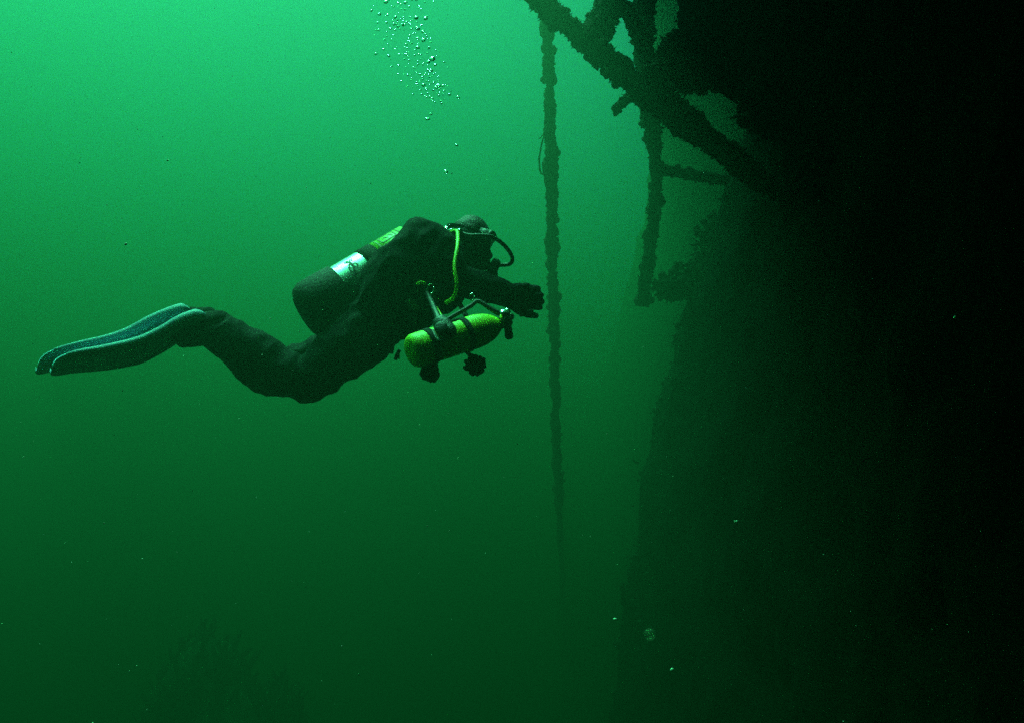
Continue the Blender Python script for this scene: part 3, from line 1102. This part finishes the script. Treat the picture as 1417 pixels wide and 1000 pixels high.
# ------------------------------------------------------------------ exhaled bubbles
bub_meshes = []
for k in range(6):
    b = MB()
    rs = random.Random(40 + k)
    b.ball(V((0, 0, 0)), 1.0, (1, 1, rs.uniform(.6, .95)), 20, 12)
    vs = []
    for q in b.v:
        q = V(q)
        q *= 1 + .22 * noise.noise(q * 1.2 + V((k * 5.1, 0, 0))) + .08 * noise.noise(q * 2.6 + V((0, k * 3.3, 0)))
        vs.append(q)
    me = bpy.data.meshes.new('bubble')
    me.from_pydata(vs, [], b.f)
    me.materials.append(M['air'])
    me.polygons.foreach_set('use_smooth', [True] * len(me.polygons))
    bub_meshes.append(me)
def bubble(x, y, d, rpx, label, squash=1.0):
    o = bpy.data.objects.new('bubble', rnd.choice(bub_meshes))
    COL.objects.link(o)
    o.location = P(x, y, d)
    r = rpx * d / F
    o.scale = (r, r, r * squash)
    o.rotation_euler = (rnd.uniform(-.4, .4), rnd.uniform(-.4, .4), rnd.uniform(0, 6.3))
    return tag(o, label, 'bubble', 'air bubbles rising above the diver')
TL = 'tiny silvery air bubble in the dense trail rising above the diver'
big = [(534, 3, 4), (561, 4, 3.2), (576, 25, 4.2), (589, 26, 3.6), (578, 40, 4.2), (585, 44, 3), (586, 56, 4.2), (578, 66, 3.6), (598, 82, 5.2), (593, 86, 3.6), (602, 90, 3.4), (547, 24, 3), (525, 20, 3.2), (536, 21, 3),
       (586, 118, 3.6), (607, 119, 3.8), (613, 119, 2.8), (604, 122, 2.6), (551, 37, 2.8), (557, 35, 3), (540, 40, 2.6), (520, 75, 2.8), (538, 78, 3), (594, 66, 2.6), (545, 34, 2.6), (566, 33, 2.4), (569, 40, 2.6), (514, 15, 2.6), (562, 62, 2.2), (597, 98, 3)]
for (x, y, r) in big:
    bubble(x, y, D0 + rnd.uniform(-.1, .5), r * .8, 'larger bright bubble in the dense trail rising above the diver', rnd.uniform(.7, 1.05))
for _ in range(235):
    t = rnd.random() ** .85
    y = -6 + 150 * t
    cx = 545 + 52 * t
    x = cx + rnd.gauss(0, 1) * (24 - 9 * t)
    bubble(x, y, D0 + rnd.uniform(-.25, .7), rnd.uniform(.55, 1.75), TL, rnd.uniform(.7, 1.1))
bubble(592, 165, D0 + .1, 3.4, 'bubble at the very bottom of the dense trail', .8)
bubble(596, 158, D0 + .1, 2.4, 'faint bubble hugging the bottom of the dense trail', .8)
bubble(622, 131, D0 + .1, 2.6, 'bubble strayed to the right edge of the trail', .9)
bubble(634, 135, D0 + .1, 2.4, 'outermost bubble to the right of the trail', .9)
bubble(617, 238, D0, 2.8, 'lone bright bubble straight above the diver\'s hood', 1)
bubble(632, 201, D0, 2.2, 'tiny dark bubble between the trail and the lone bright bubble', .7)

# ------------------------------------------------------------------ drifting specks
def speck(name, x, y, d, rpx, label, m, sc=(1, 1, 1)):
    mb = MB()
    c = P(x, y, d)
    jag = 0 if m == 'backscatter' else .15
    mb.ball(c, rpx * d / F, sc, 16 if not jag else 9, 12 if not jag else 7, jag)
    return tag(mb.build(name, M[m], origin=c), label, 'speck', 'plankton specks drifting in the dark water')
speck('blurred_speck', 899, 877, 4.6, 9, 'soft blurry green blob floating before the dark hull', 'backscatter')
speck('plankton_speck', 1019, 721, 4.6, 2.6, 'brighter plankton speck above and right of the green blob', 'speck', (1.5, 1, .6))
speck('plankton_speck', 851, 856, 4.6, 2.2, 'plankton speck up and left of the green blob', 'speck', (1.4, 1, .7))
speck('plankton_speck', 1322, 439, 3.2, 2.4, 'plankton speck alone at the far right over the dark hull', 'speck')
speck('plankton_speck', 930, 926, 4.6, 2.6, 'dim plankton speck lower right of the green blob', 'speck')
speck('plankton_speck', 174, 338, 2.2, 1.7, 'dark speck in open water above the blue fins', 'speck')
speck('plankton_speck', 232, 222, 2.4, 1.3, 'small speck high in open water above the fins', 'speck')
sn = MB()
for _ in range(420):
    x, y = rnd.uniform(-60, 1480), rnd.uniform(-40, 1040)
    d = rnd.uniform(.9, 4.5)
    r = rnd.choice((.35, .4, .5, .6, .7, .9)) * rnd.uniform(.6, 1.1)
    sn.ball(P(x, y, d), r * d / F, (rnd.uniform(.7, 1.5), 1, rnd.uniform(.7, 1.3)), 6, 4, .2)
tag(sn.build('marine_snow', M['speck']), kind='stuff')
